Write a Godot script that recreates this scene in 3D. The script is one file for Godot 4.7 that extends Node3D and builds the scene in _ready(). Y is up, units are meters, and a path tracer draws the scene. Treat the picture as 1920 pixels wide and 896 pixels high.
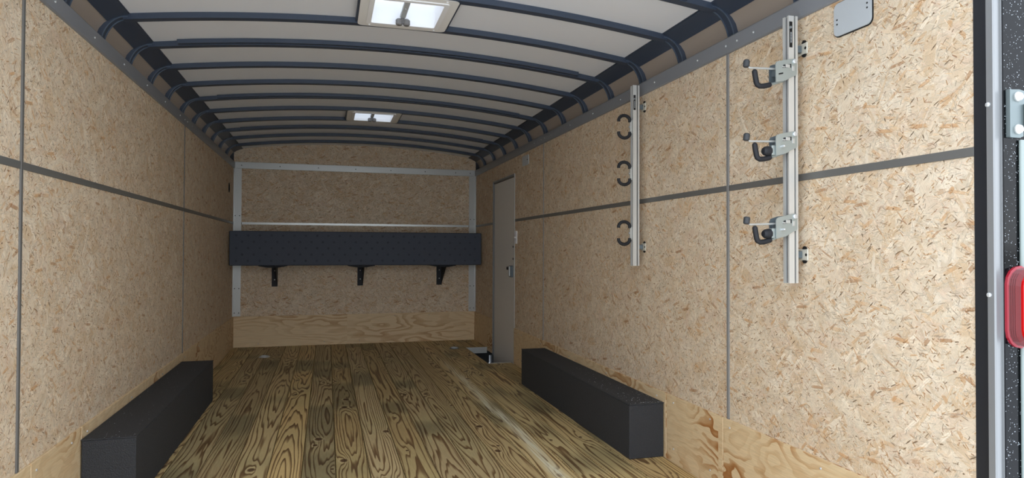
extends Node3D

# ------------------------------------------------------------------ mesh builder
class MB:
	var v := PackedVector3Array()
	var n := PackedVector3Array()
	var t := PackedVector2Array()
	var us := Vector2.ONE      # metres -> uv
	var uo := Vector2.ZERO
	var swap := false
	func uvof(p: Vector3, nn: Vector3) -> Vector2:
		var a := nn.abs()
		var q: Vector2
		if a.x >= a.y and a.x >= a.z: q = Vector2(p.z, -p.y)
		elif a.y >= a.z: q = Vector2(p.x, p.z)
		else: q = Vector2(p.x, -p.y)
		if swap: q = Vector2(q.y, q.x)
		return q * us + uo
	func tri(a: Vector3, b: Vector3, c: Vector3, na: Vector3, nb: Vector3, nc: Vector3):
		var g := (b - a).cross(c - a)
		var m := (na + nb + nc)
		if g.dot(m) > 0.0:
			var x := b; b = c; c = x
			x = nb; nb = nc; nc = x
		v.append_array([a, b, c]); n.append_array([na, nb, nc])
		t.append_array([uvof(a, m), uvof(b, m), uvof(c, m)])
	func flat(a: Vector3, b: Vector3, c: Vector3, d: Vector3, hint: Vector3):
		var g := (c - a).cross(d - b).normalized()
		if g.dot(hint) < 0.0: g = -g
		tri(a, b, c, g, g, g); tri(a, c, d, g, g, g)
	func quadn(a: Vector3, b: Vector3, c: Vector3, d: Vector3, na: Vector3, nb: Vector3, nc: Vector3, nd: Vector3):
		tri(a, b, c, na, nb, nc); tri(a, c, d, na, nc, nd)
	func box(lo: Vector3, hi: Vector3, bevel := 0.0) -> MB:
		var c := (lo + hi) / 2.0
		var h := (hi - lo) / 2.0
		var b: float = min(bevel, min(h.x, min(h.y, h.z)) * 0.9)
		for ax in 3:
			var u := (ax + 1) % 3
			var w := (ax + 2) % 3
			for s in [-1.0, 1.0]:
				var q := []
				for k in [[-1, -1], [1, -1], [1, 1], [-1, 1]]:
					var p := Vector3.ZERO
					p[ax] = s * h[ax]; p[u] = k[0] * (h[u] - b); p[w] = k[1] * (h[w] - b)
					q.append(c + p)
				var nn := Vector3.ZERO
				nn[ax] = s
				flat(q[0], q[1], q[2], q[3], nn)
			if b > 0.0:
				for su in [-1.0, 1.0]:
					for sw in [-1.0, 1.0]:
						var q2 := []
						for k2 in [[-1.0, 0], [1.0, 0], [1.0, 1], [-1.0, 1]]:
							var p2 := Vector3.ZERO
							p2[ax] = k2[0] * (h[ax] - b)
							p2[u] = su * (h[u] - (b if k2[1] == 0 else 0.0))
							p2[w] = sw * (h[w] - (0.0 if k2[1] == 0 else b))
							q2.append(c + p2)
						var n2 := Vector3.ZERO
						n2[u] = su; n2[w] = sw
						flat(q2[0], q2[1], q2[2], q2[3], n2)
		if b > 0.0:
			for sx in [-1.0, 1.0]:
				for sy in [-1.0, 1.0]:
					for sz in [-1.0, 1.0]:
						var s3 := Vector3(sx, sy, sz)
						var nn3 := s3.normalized()
						tri(c + s3 * (h - Vector3(0, b, b)), c + s3 * (h - Vector3(b, 0, b)), c + s3 * (h - Vector3(b, b, 0)), nn3, nn3, nn3)
		return self
	# polygon (2D) extruded from a to b along axis 0=x(poly y,z) 1=y(poly x,z) 2=z(poly x,y)
	func lift(p: Vector2, ax: int, d: float) -> Vector3:
		if ax == 0: return Vector3(d, p.x, p.y)
		if ax == 1: return Vector3(p.x, d, p.y)
		return Vector3(p.x, p.y, d)
	func extrude(poly: PackedVector2Array, ax: int, a: float, b: float) -> MB:
		if Geometry2D.is_polygon_clockwise(poly): poly.reverse()
		var m := poly.size()
		for i in m:
			var p := poly[i]
			var q := poly[(i + 1) % m]
			var e := (q - p).normalized()
			flat(lift(p, ax, a), lift(q, ax, a), lift(q, ax, b), lift(p, ax, b), lift(Vector2(e.y, -e.x), ax, 0.0))
		var ix := Geometry2D.triangulate_polygon(poly)
		for s in [a, b]:
			var nn := Vector3.ZERO
			nn[ax] = 1.0 if s == max(a, b) else -1.0
			for i in range(0, ix.size(), 3):
				tri(lift(poly[ix[i]], ax, s), lift(poly[ix[i + 1]], ax, s), lift(poly[ix[i + 2]], ax, s), nn, nn, nn)
		return self
	# open profile (x,y) with thickness to its left side, drawn out along z
	func strip(pts: PackedVector2Array, th: float, z0: float, z1: float) -> MB:
		var m := pts.size()
		var nr := []
		for i in m:
			var e: Vector2 = (pts[min(i + 1, m - 1)] - pts[max(i - 1, 0)]).normalized()
			nr.append(Vector2(-e.y, e.x))
		if th < 0.0:
			pts = pts.duplicate()
			for i in m: pts[i] += nr[i] * th
			th = -th
		for i in m - 1:
			var a := pts[i]
			var b := pts[i + 1]
			var n0: Vector2 = nr[i]
			var n1: Vector2 = nr[i + 1]
			var a2 := a + n0 * th
			var b2 := b + n1 * th
			var d0 := Vector3(-n0.x, -n0.y, 0)
			var d1 := Vector3(-n1.x, -n1.y, 0)
			quadn(Vector3(a.x, a.y, z0), Vector3(b.x, b.y, z0), Vector3(b.x, b.y, z1), Vector3(a.x, a.y, z1), d0, d1, d1, d0)
			quadn(Vector3(a2.x, a2.y, z0), Vector3(b2.x, b2.y, z0), Vector3(b2.x, b2.y, z1), Vector3(a2.x, a2.y, z1), -d0, -d1, -d1, -d0)
			for z in [z0, z1]:
				flat(Vector3(a.x, a.y, z), Vector3(b.x, b.y, z), Vector3(b2.x, b2.y, z), Vector3(a2.x, a2.y, z), Vector3(0, 0, 1 if z == max(z0, z1) else -1))
		for i in [0, m - 1]:
			var a := pts[i]
			var a2: Vector2 = a + nr[i] * th
			var e: Vector2 = (pts[1] - pts[0]) * -1.0 if i == 0 else pts[m - 1] - pts[m - 2]
			flat(Vector3(a.x, a.y, z0), Vector3(a2.x, a2.y, z0), Vector3(a2.x, a2.y, z1), Vector3(a.x, a.y, z1), Vector3(e.x, e.y, 0))
		return self
	func tube(pts: PackedVector3Array, r: float, sides := 10, round_ends := true) -> MB:
		var rings := []
		var m := pts.size()
		var up := Vector3(0, 0, 1)
		for i in m:
			var d := (pts[min(i + 1, m - 1)] - pts[max(i - 1, 0)]).normalized()
			var s := d.cross(up)
			if s.length() < 0.05: s = d.cross(Vector3(1, 0, 0))
			s = s.normalized()
			var w := s.cross(d).normalized()
			rings.append([pts[i], s, w, d])
		for i in m - 1:
			for k in sides:
				var q := []
				for jj in [[i, k], [i + 1, k], [i + 1, k + 1], [i, k + 1]]:
					var rg = rings[jj[0]]
					var an: float = TAU * jj[1] / sides
					var nn: Vector3 = rg[1] * cos(an) + rg[2] * sin(an)
					q.append([rg[0] + nn * r, nn])
				quadn(q[0][0], q[1][0], q[2][0], q[3][0], q[0][1], q[1][1], q[2][1], q[3][1])
		for e in [0, m - 1]:
			var rg = rings[e]
			var dd: Vector3 = -rg[3] if e == 0 else rg[3]
			var prev := []
			for j in 4:
				var th := PI / 2 * j / 3.0
				var ring := []
				for k in sides:
					var an := TAU * k / sides
					var nn: Vector3 = (rg[1] * cos(an) + rg[2] * sin(an)) * cos(th) + dd * sin(th)
					ring.append([rg[0] + (nn * r if round_ends else (nn - dd * sin(th)) * r), nn if round_ends else dd])
				if j > 0:
					for k in sides:
						var k2 := (k + 1) % sides
						quadn(prev[k][0], prev[k2][0], ring[k2][0], ring[k][0], prev[k][1], prev[k2][1], ring[k2][1], ring[k][1])
				prev = ring
		return self
	# profile (radius, height) turned about an axis through c
	func lathe(prof: PackedVector2Array, c: Vector3, axis: Vector3, sides := 12, sq := Vector2.ONE) -> MB:
		var d := axis.normalized()
		var s := d.cross(Vector3(0, 1, 0) if absf(d.y) < 0.9 else Vector3(1, 0, 0)).normalized()
		var w := d.cross(s)
		for i in prof.size() - 1:
			var e := (prof[i + 1] - prof[i]).normalized()
			for k in sides:
				var q := []
				for jj in [[i, k], [i + 1, k], [i + 1, k + 1], [i, k + 1]]:
					var an: float = TAU * jj[1] / sides
					var rad: Vector3 = s * cos(an) * sq.x + w * sin(an) * sq.y
					q.append([c + rad * prof[jj[0]].x + d * prof[jj[0]].y, (s * cos(an) / sq.x + w * sin(an) / sq.y).normalized() * e.y - d * e.x])
				quadn(q[0][0], q[1][0], q[2][0], q[3][0], q[0][1], q[1][1], q[2][1], q[3][1])
		return self
	func mesh(tangents := false) -> ArrayMesh:
		var a := []
		a.resize(Mesh.ARRAY_MAX)
		a[Mesh.ARRAY_VERTEX] = v; a[Mesh.ARRAY_NORMAL] = n; a[Mesh.ARRAY_TEX_UV] = t
		var am := ArrayMesh.new()
		am.add_surface_from_arrays(Mesh.PRIMITIVE_TRIANGLES, a)
		if tangents:
			var st := SurfaceTool.new()
			st.create_from(am, 0)
			st.generate_tangents()
			return st.commit()
		return am

# ------------------------------------------------------------------ scene helpers
var used := {}
func numbered(called: String) -> String:
	var k: int = used.get(called, 0)
	used[called] = k + 1
	return called if k == 0 else "%s_%03d" % [called, k]

func put(called: String, m: Mesh, mat: Material, parent: Node = self) -> MeshInstance3D:
	var o := MeshInstance3D.new()
	o.mesh = m
	o.material_override = mat
	o.cast_shadow = GeometryInstance3D.SHADOW_CASTING_SETTING_ON
	if parent == self:
		o.name = numbered(called)
	else:
		var k := 0
		var nm := called
		while parent.has_node(nm):
			k += 1
			nm = "%s_%03d" % [called, k]
		o.name = nm
	parent.add_child(o, true)
	return o

func thing(called: String, label: String, category: String, at := Vector3.ZERO, group := "") -> Node3D:
	var o := Node3D.new()
	o.name = numbered(called)
	add_child(o, true)
	o.position = at
	tag(o, label, category, group)
	return o

func tag(o: Node, label: String, category: String, group := ""):
	o.set_meta("label", label); o.set_meta("category", category)
	if group != "": o.set_meta("group", group)

func structure(called: String, label: String, category: String) -> Node3D:
	var o := Node3D.new()
	o.name = called
	add_child(o, true)
	o.set_meta("kind", "structure")
	tag(o, label, category)
	return o

func bx(lo: Vector3, hi: Vector3, bevel := 0.0) -> ArrayMesh:
	return MB.new().box(lo, hi, bevel).mesh()

func mat(c: Color, rough := 0.6, metal := 0.0) -> StandardMaterial3D:
	var m := StandardMaterial3D.new()
	m.albedo_color = c; m.roughness = rough; m.metallic = metal
	return m

func pv(a: Array) -> PackedVector2Array:
	var p := PackedVector2Array()
	for i in range(0, a.size(), 2): p.append(Vector2(a[i], a[i + 1]))
	return p

# ------------------------------------------------------------------ textures
func hash1(i: int) -> float:
	var x := (i * 374761393 + 668265263) & 0x7fffffff
	x = ((x ^ (x >> 13)) * 1274126177) & 0x7fffffff
	return float((x ^ (x >> 16)) & 0xffff) / 65535.0

func strand(rng: RandomNumberGenerator, L: float, W: float, ang: float, c: Color, alpha: float, edge: float) -> Image:
	var s := int(max(absf(cos(ang)) * L + absf(sin(ang)) * W, absf(sin(ang)) * L + absf(cos(ang)) * W)) + 6
	var im := Image.create(s, s, false, Image.FORMAT_RGBA8)
	var ca := cos(ang)
	var sa := sin(ang)
	var salt := rng.randi() & 0xffff
	var bend := rng.randf_range(-0.06, 0.06)
	for y in s:
		for x in s:
			var dx := x - s * 0.5
			var dy := y - s * 0.5
			var u := dx * ca + dy * sa
			var w := -dx * sa + dy * ca + bend * u * u / maxf(L, 1.0)
			var fib := hash1(int(floor(w * 1.1)) + salt)
			if absf(u) < L * 0.5 - fib * L * 0.22 and absf(w) < W * 0.5 * (1.0 - 0.35 * absf(u) / L):
				var k := 0.93 + 0.14 * hash1(int(floor(w * 1.7)) * 7 + salt) + 0.05 * hash1(int(floor(u * 0.15)) + salt * 3)
				if edge > 0.0 and w > W * 0.5 * (1.0 - 0.35 * absf(u) / L) - 1.4: k *= 1.0 - edge * hash1(int(u * 0.2) + salt)
				im.set_pixel(x, y, Color(c.r * k, c.g * k, c.b * k, alpha))
	return im

func osb_image(sd: int, size: int) -> Image:
	var rng := RandomNumberGenerator.new()
	rng.seed = sd
	var im := Image.create(size, size, false, Image.FORMAT_RGBA8)
	im.fill(Color(0.821, 0.750, 0.645))
	var tones := [Color(0.850, 0.778, 0.673), Color(0.879, 0.821, 0.731), Color(0.812, 0.721, 0.602), Color(0.831, 0.754, 0.654), Color(0.783, 0.668, 0.525), Color(0.859, 0.797, 0.697), Color(0.802, 0.702, 0.602), Color(0.840, 0.764, 0.659)]
	var broad := []
	for i in 60:
		var c: Color = tones[i % tones.size()]
		broad.append(strand(rng, rng.randf_range(50, 170), rng.randf_range(14, 52), rng.randf_range(-1.1, 1.1) + (PI / 2 if i % 5 == 0 else 0.0), c, rng.randf_range(0.35, 0.75), 0.10))
	var mid := []
	for i in 80:
		var c1: Color = tones[rng.randi() % tones.size()]
		var f1 := rng.randf_range(0.92, 1.06)
		mid.append(strand(rng, rng.randf_range(24, 80), rng.randf_range(4, 14), rng.randf_range(-1.2, 1.2) + (PI / 2 if i % 4 == 0 else 0.0), Color(c1.r * f1, c1.g * f1, c1.b * f1), rng.randf_range(0.4, 0.8), 0.22))
	var fibre := []
	for i in 90:
		var c2: Color = tones[rng.randi() % tones.size()]
		var f2 := rng.randf_range(0.68, 1.12)
		fibre.append(strand(rng, rng.randf_range(8, 30), rng.randf_range(1.2, 3.0), rng.randf() * PI, Color(minf(c2.r * f2, 1.0), minf(c2.g * f2, 1.0), minf(c2.b * f2, 1.0)), rng.randf_range(0.4, 0.85), 0.0))
	var dark := []
	var browns := [Color(0.50, 0.36, 0.22), Color(0.62, 0.45, 0.28), Color(0.36, 0.27, 0.18), Color(0.68, 0.50, 0.32), Color(0.56, 0.39, 0.28)]
	for i in 80:
		var c3: Color = browns[i % browns.size()]
		dark.append(strand(rng, rng.randf_range(5, 24), rng.randf_range(1.3, 3.6), rng.randf_range(-0.9, 0.9) + (PI / 2 if i % 3 == 0 else 0.0), c3, rng.randf_range(0.45, 0.9), 0.0))
	var big := []
	for i in 24:
		big.append(strand(rng, rng.randf_range(22, 75), rng.randf_range(3, 13), rng.randf_range(-1.0, 1.0), Color(0.76, 0.58, 0.40) if i % 3 else Color(0.60, 0.42, 0.27), rng.randf_range(0.35, 0.75), 0.3))
	var area := float(size * size) / (1024.0 * 1024.0)
	for pass_ in [[broad, 900], [mid, 1500], [fibre, 5000], [broad, 150], [mid, 500], [big, 210], [fibre, 6500], [dark, 2300]]:
		var set_: Array = pass_[0]
		for k in int(pass_[1] * area):
			var s: Image = set_[rng.randi() % set_.size()]
			var p := Vector2i(rng.randi() % size, rng.randi() % size)
			var r := Rect2i(Vector2i.ZERO, s.get_size())
			im.blend_rect(s, r, p)
			if p.x + r.size.x > size: im.blend_rect(s, r, p - Vector2i(size, 0))
			if p.y + r.size.y > size: im.blend_rect(s, r, p - Vector2i(0, size))
	return im

func osb_material(sd: int) -> StandardMaterial3D:
	var im := osb_image(sd, 1536)
	var m := mat(Color.WHITE, 0.72)
	var g: Image = im.duplicate()
	g.convert(Image.FORMAT_L8)
	g.resize(768, 768, Image.INTERPOLATE_LANCZOS)
	g.convert(Image.FORMAT_RGBA8)
	g.bump_map_to_normal_map(1.6)
	im.convert(Image.FORMAT_RGB8)
	im.generate_mipmaps()
	m.albedo_texture = ImageTexture.create_from_image(im)
	m.normal_enabled = true
	m.normal_scale = 0.5
	m.normal_texture = ImageTexture.create_from_image(g)
	return m

# flat-sawn treated pine: growth rings cut at a shallow angle, pushed aside by knots
func plank_material(sd: int, worn: bool) -> StandardMaterial3D:
	var w := 96
	var h := 1536
	var rng := RandomNumberGenerator.new()
	rng.seed = sd * 7 + 3
	var nz := FastNoiseLite.new()
	nz.seed = sd
	nz.frequency = 1.0
	nz.noise_type = FastNoiseLite.TYPE_SIMPLEX_SMOOTH
	nz.fractal_type = FastNoiseLite.FRACTAL_NONE
	var knots := []
	for i in rng.randi_range(5, 8):
		knots.append([rng.randf_range(0.012, 0.132), rng.randf_range(0.1, 5.6), rng.randf_range(0.006, 0.017), rng.randf_range(0.6, 1.3)])
	var data := PackedByteArray()
	data.resize(w * h * 3)
	var base := Color(0.81, 0.705, 0.50)
	var hue := rng.randf_range(-1, 1)
	base = Color(base.r * (1 + 0.02 * hue), base.g, base.b * (1 - 0.05 * hue)) * rng.randf_range(0.86, 1.05)
	var greens := Color(0.76, 0.71, 0.51)
	var late := Color(0.38, 0.265, 0.15)
	var off := rng.randf() * 40.0
	var centre := 0.072 + rng.randf_range(-0.04, 0.04)
	var pitch := rng.randf_range(0.0100, 0.0145)
	for y in h:
		var z := 5.8 * y / h
		var xc := centre + 0.020 * nz.get_noise_2d(z * 0.55, off)
		var dp := 0.050 + 0.045 * nz.get_noise_2d(z * 0.42, off + 9.0) + 0.005 * nz.get_noise_2d(z * 1.7, off + 5.0)
		var near := []
		for k in knots:
			if absf(z - k[1]) < 0.30: near.append(k)
		var wetness := 0.5 + 0.5 * nz.get_noise_2d(z * 1.1, off + 30.0)
		for x in w:
			var px := 0.144 * x / w
			var r := sqrt((px - xc) * (px - xc) + dp * dp) + 0.0035 * nz.get_noise_2d(px * 45.0, z * 1.6 + off)
			var dark_knot := 0.0
			var halo := 0.0
			for k in near:
				var ddx: float = (px - k[0]) / 0.026
				var ddz: float = (z - k[1]) / 0.11
				var dd := ddx * ddx + ddz * ddz
				r += 0.022 * k[3] * exp(-dd)
				var core: float = ((px - k[0]) * (px - k[0]) + (z - k[1]) * (z - k[1]) * 0.45) / (k[2] * k[2])
				if core < 1.6: dark_knot = maxf(dark_knot, clampf(1.5 - core, 0.0, 1.0))
				elif core < 3.2: halo = maxf(halo, 1.0 - absf(core - 2.3) / 0.9)
			var f := r / pitch
			f -= floorf(f)
			var dk := smoothstep(0.50, 0.88, f) * (1.0 - smoothstep(0.92, 1.0, f))
			var fine := nz.get_noise_2d(px * 420.0, z * 9.0)
			var c := base.lerp(greens, clampf(wetness - 0.25 + 0.3 * fine, 0.0, 0.6))
			c = c.lerp(late, dk * 0.80 + 0.04 * fine)
			c = c * (1.0 + 0.07 * fine) * (1.0 - 0.22 * smoothstep(0.62, 0.85, wetness))
			if halo > 0.0: c = c.lerp(Color(0.84, 0.77, 0.60), halo * 0.5)
			if dark_knot > 0.0: c = c.lerp(Color(0.30, 0.20, 0.12), dark_knot * 0.85)
			if worn:
				var edge := absf(px - 0.078 - 0.014 * nz.get_noise_2d(z * 1.3, 77.0)) / 0.046
				var wn := clampf(1.0 - edge, 0.0, 1.0) * smoothstep(0.9, 2.2, z) * (0.85 + 0.8 * nz.get_noise_2d(px * 90.0, z * 2.6))
				c = c.lerp(Color(0.93, 0.91, 0.80), clampf(wn, 0.0, 0.9))
			var i3 := (y * w + x) * 3
			data[i3] = int(clampf(c.r, 0, 1) * 255); data[i3 + 1] = int(clampf(c.g, 0, 1) * 255); data[i3 + 2] = int(clampf(c.b, 0, 1) * 255)
	var im := Image.create_from_data(w, h, false, Image.FORMAT_RGB8, data)
	im.generate_mipmaps()
	var m := mat(Color.WHITE, 0.55)
	m.albedo_texture = ImageTexture.create_from_image(im)
	return m

# rotary-cut plywood: broad wandering bands
func ply_material(sd: int, tan_ := Color(0.62, 0.40, 0.20)) -> StandardMaterial3D:
	var w := 768
	var h := 192
	var nz := FastNoiseLite.new()
	nz.seed = sd
	nz.frequency = 1.0
	nz.noise_type = FastNoiseLite.TYPE_SIMPLEX_SMOOTH
	nz.fractal_octaves = 4
	nz.fractal_gain = 0.42
	var data := PackedByteArray()
	data.resize(w * h * 3)
	var pale := Color(0.86, 0.76, 0.60)
	for y in h:
		for x in w:
			var px := 1.2 * x / w
			var py := 0.3 * y / h
			var fld := nz.get_noise_2d(px * 1.9, py * 4.2 + sd) * 3.4
			var f := fld - floorf(fld)
			var k := (0.45 + 0.55 * smoothstep(0.55, 0.98, f)) * smoothstep(0.50, 0.56, f) * (1.0 - smoothstep(0.97, 1.0, f))
			var wide := clampf(nz.get_noise_2d(px * 0.7 + 20.0, py * 1.5) * 2.2 + 0.45, 0.12, 1.0)
			var grain := nz.get_noise_2d(px * 10.0, py * 160.0)
			var c := pale.lerp(tan_, clampf(k * wide, 0.0, 1.0)) * (1.0 + 0.06 * grain)
			var i3 := (y * w + x) * 3
			data[i3] = int(clampf(c.r, 0, 1) * 255); data[i3 + 1] = int(clampf(c.g, 0, 1) * 255); data[i3 + 2] = int(clampf(c.b, 0, 1) * 255)
	var im := Image.create_from_data(w, h, false, Image.FORMAT_RGB8, data)
	im.generate_mipmaps()
	var m := mat(Color.WHITE, 0.6)
	m.albedo_texture = ImageTexture.create_from_image(im)
	return m

func grain_normal(sd: int, freq: float, strength: float) -> ImageTexture:
	var nz := FastNoiseLite.new()
	nz.seed = sd
	nz.frequency = freq
	var im := nz.get_seamless_image(256, 256)
	im.convert(Image.FORMAT_RGBA8)
	im.bump_map_to_normal_map(strength)
	return ImageTexture.create_from_image(im)

# ------------------------------------------------------------------ materials
var M := {}
func materials():
	M.osb = [osb_material(11), osb_material(29)]
	M.ply = [ply_material(4), ply_material(17), ply_material(31), ply_material(52, Color(0.74, 0.59, 0.42))]
	M.liner = mat(Color(0.92, 0.93, 0.945), 0.40)
	M.bow = mat(Color(0.222, 0.262, 0.325), 0.45)
	M.lip = mat(Color(0.36, 0.41, 0.47), 0.3, 0.3)
	M.coat_blue = mat(Color(0.27, 0.295, 0.345), 0.7)
	M.stud = mat(Color(0.235, 0.255, 0.30), 0.75)
	M.edge = mat(Color(0.56, 0.565, 0.565), 0.35, 0.4)
	M.knob = mat(Color(0.45, 0.44, 0.43), 0.5)
	M.cove = mat(Color(0.68, 0.63, 0.58), 0.35, 0.15)
	M.rail = mat(Color(0.56, 0.57, 0.585), 0.42, 0.3)
	M.bright = mat(Color(0.77, 0.775, 0.76), 0.33, 0.4)
	M.batten = mat(Color(0.43, 0.425, 0.41), 0.45, 0.2)
	M.joiner = mat(Color(0.53, 0.525, 0.515), 0.6, 0.1)
	M.screw = mat(Color(0.82, 0.83, 0.83), 0.25, 0.4)
	M.coat = mat(Color(0.19, 0.195, 0.205), 0.8)
	M.coat.normal_enabled = true
	M.coat.normal_texture = grain_normal(5, 0.11, 5.0)
	M.coat.normal_scale = 0.7
	M.coat.uv1_triplanar = true
	M.coat.uv1_scale = Vector3(5, 5, 5)
	M.shell = mat(Color(0.06, 0.06, 0.065), 0.5)
	M.dark = mat(Color(0.05, 0.05, 0.055), 0.7)
	M.door = mat(Color(0.86, 0.845, 0.82), 0.5)
	M.white = mat(Color(0.95, 0.95, 0.95), 0.4)
	M.garnish = mat(Color(0.93, 0.925, 0.91), 0.4)
	M.lid = mat(Color(0.90, 0.95, 1.0, 0.22), 0.12)
	M.lid.transparency = BaseMaterial3D.TRANSPARENCY_ALPHA
	M.track = mat(Color(0.84, 0.84, 0.82), 0.4, 0.45)
	M.groove = mat(Color(0.20, 0.21, 0.22), 0.6, 0.4)
	M.zinc = mat(Color(0.66, 0.695, 0.685), 0.32, 0.5)
	M.zinc_dull = mat(Color(0.42, 0.46, 0.48), 0.45, 0.4)
	M.rubber = mat(Color(0.10, 0.105, 0.125), 0.65)
	M.grey_rubber = mat(Color(0.22, 0.23, 0.24), 0.6)
	M.plate = mat(Color(0.74, 0.76, 0.77), 0.4, 0.1)
	M.foot = mat(Color(0.80, 0.78, 0.72), 0.4, 0.1)
	M.wet = mat(Color(0.03, 0.033, 0.042), 0.08)
	M.wet.metallic_specular = 0.3
	M.seal = mat(Color(0.55, 0.59, 0.57), 0.2)
	M.jamb = mat(Color(0.12, 0.13, 0.15), 0.45)
	M.drop = mat(Color(0.85, 0.88, 0.9, 0.38), 0.05)
	M.drop.transparency = BaseMaterial3D.TRANSPARENCY_ALPHA
	M.red = mat(Color(0.72, 0.03, 0.06), 0.15)
	M.pink = mat(Color(0.60, 0.14, 0.19), 0.12)
	M.hinge = mat(Color(0.46, 0.50, 0.50), 0.35, 0.5)
	M.red_dark = mat(Color(0.40, 0.02, 0.04), 0.2)
	M.lens_clear = mat(Color(0.85, 0.86, 0.88), 0.12)
	M.ink = mat(Color(0.03, 0.035, 0.045), 0.5)
	M.letter = mat(Color(0.70, 0.72, 0.73), 0.5)
	M.ground = mat(Color(0.90, 0.90, 0.89), 0.7)

const W := 1.22
const BOW0 := 0.31
const BOWS := 0.396
func roof_y(x: float) -> float: return 2.047 - 0.079 * pow(x / 1.15, 2)
func arc(x0: float, x1: float, dy: float, k := 24) -> PackedVector2Array:
	var p := PackedVector2Array()
	for i in k + 1:
		var x := lerpf(x0, x1, float(i) / k)
		p.append(Vector2(x, roof_y(x) + dy))
	return p

func panel(parent: Node, lo: Vector3, hi: Vector3, which: int, off: Vector2, swap := false, called := "osb_panel"):
	var mb := MB.new()
	mb.us = Vector2(1 / 1.5, 1 / 1.5); mb.uo = off; mb.swap = swap
	mb.box(lo, hi, 0.0015)
	return put(called, mb.mesh(true), M.osb[which], parent)

func kick(parent: Node, lo: Vector3, hi: Vector3, which: int, off: Vector2, span := 1.2):
	var mb := MB.new()
	mb.us = Vector2(1 / span, 1 / 0.335); mb.uo = off
	mb.box(lo, hi, 0.002)
	return put("plywood_board", mb.mesh(), M.ply[which], parent)

func dome(r: float, c: Vector3, axis: Vector3, sides := 8) -> ArrayMesh:
	return MB.new().lathe(pv([r, -0.001, r * 0.95, r * 0.3, r * 0.6, r * 0.6, 0.0, r * 0.72]), c, axis, sides).mesh()

func _ready():
	# ---------------- camera, sky, exposure
	var cam := Camera3D.new()
	cam.name = "camera"
	cam.transform = Transform3D(Basis(Vector3(0.962602307, 0.003597329, 0.270894551), Vector3(-0.007679010, 0.999872382, 0.014009004), Vector3(-0.270809585, -0.015565302, 0.962507086)), Vector3(-0.330956, 0.978233, 6.989177))
	cam.fov = rad_to_deg(2.0 * atan(448.0 / 1232.99))
	cam.near = 0.05
	cam.far = 300.0
	add_child(cam)
	var we := WorldEnvironment.new()
	we.name = "environment"
	var env := Environment.new()
	env.background_mode = Environment.BG_SKY
	var sky := Sky.new()
	var sm := ProceduralSkyMaterial.new()
	sm.sky_top_color = Color(0.90, 0.94, 1.0)
	sm.sky_horizon_color = Color(0.93, 0.95, 0.97)
	sm.ground_bottom_color = Color(0.45, 0.45, 0.45)
	sm.ground_horizon_color = Color(0.62, 0.62, 0.62)
	sm.sky_energy_multiplier = 1.0
	sky.sky_material = sm
	env.sky = sky
	env.ambient_light_source = Environment.AMBIENT_SOURCE_SKY
	env.reflected_light_source = Environment.REFLECTION_SOURCE_SKY
	env.tonemap_mode = Environment.TONE_MAPPER_LINEAR
	env.tonemap_exposure = 3.4
	env.sdfgi_enabled = true
	env.ssao_enabled = true
	env.ssil_enabled = true
	we.environment = env
	add_child(we)
	materials()
	shell()
	walls()
	floor_boards()
	ceiling()
	trims()
	side_door()
	wheel_boxes()
	shelf()
	roof_vents()
	tracks()
	clamps()
	clips()
	small_fittings()
	rear_post()

# ---------------- trailer shell
func shell():
	var g := put("ground", bx(Vector3(-60, -0.75, -60), Vector3(60, -0.65, 60)), M.ground)
	g.set_meta("kind", "structure")
	tag(g, "grey yard surface outside the open trailer", "ground")
	var s := structure("trim_1", "black outer skin around the trailer walls", "trailer shell")
	for sd in [-1.0, 1.0]:
		var a: float = sd * 1.245
		var b: float = sd * 1.31
		put("outer_skin", bx(Vector3(min(a, b), -0.16, -0.07), Vector3(max(a, b), 1.765, 5.776)), M.shell, s)
		put("outer_skin", bx(Vector3(sd * 1.3 - 0.01, 1.765, -0.07), Vector3(sd * 1.3 + 0.01, 1.95, 5.776)), M.shell, s)
	put("outer_skin", bx(Vector3(-1.31, -0.16, -0.075), Vector3(1.31, 1.99, -0.014)), M.shell, s)
	put("outer_skin", bx(Vector3(-1.0, 1.9, -0.075), Vector3(1.0, 2.06, -0.014)), M.shell, s)
	# undertray beneath the planks, open at the step well
	for r in [[-1.245, 0.99, -0.014, 5.776], [0.99, 1.245, -0.014, 0.585], [0.99, 1.245, 1.51, 5.776]]:
		put("undertray", bx(Vector3(r[0], -0.08, r[2]), Vector3(r[1], -0.042, r[3])), M.dark, s)

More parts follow.
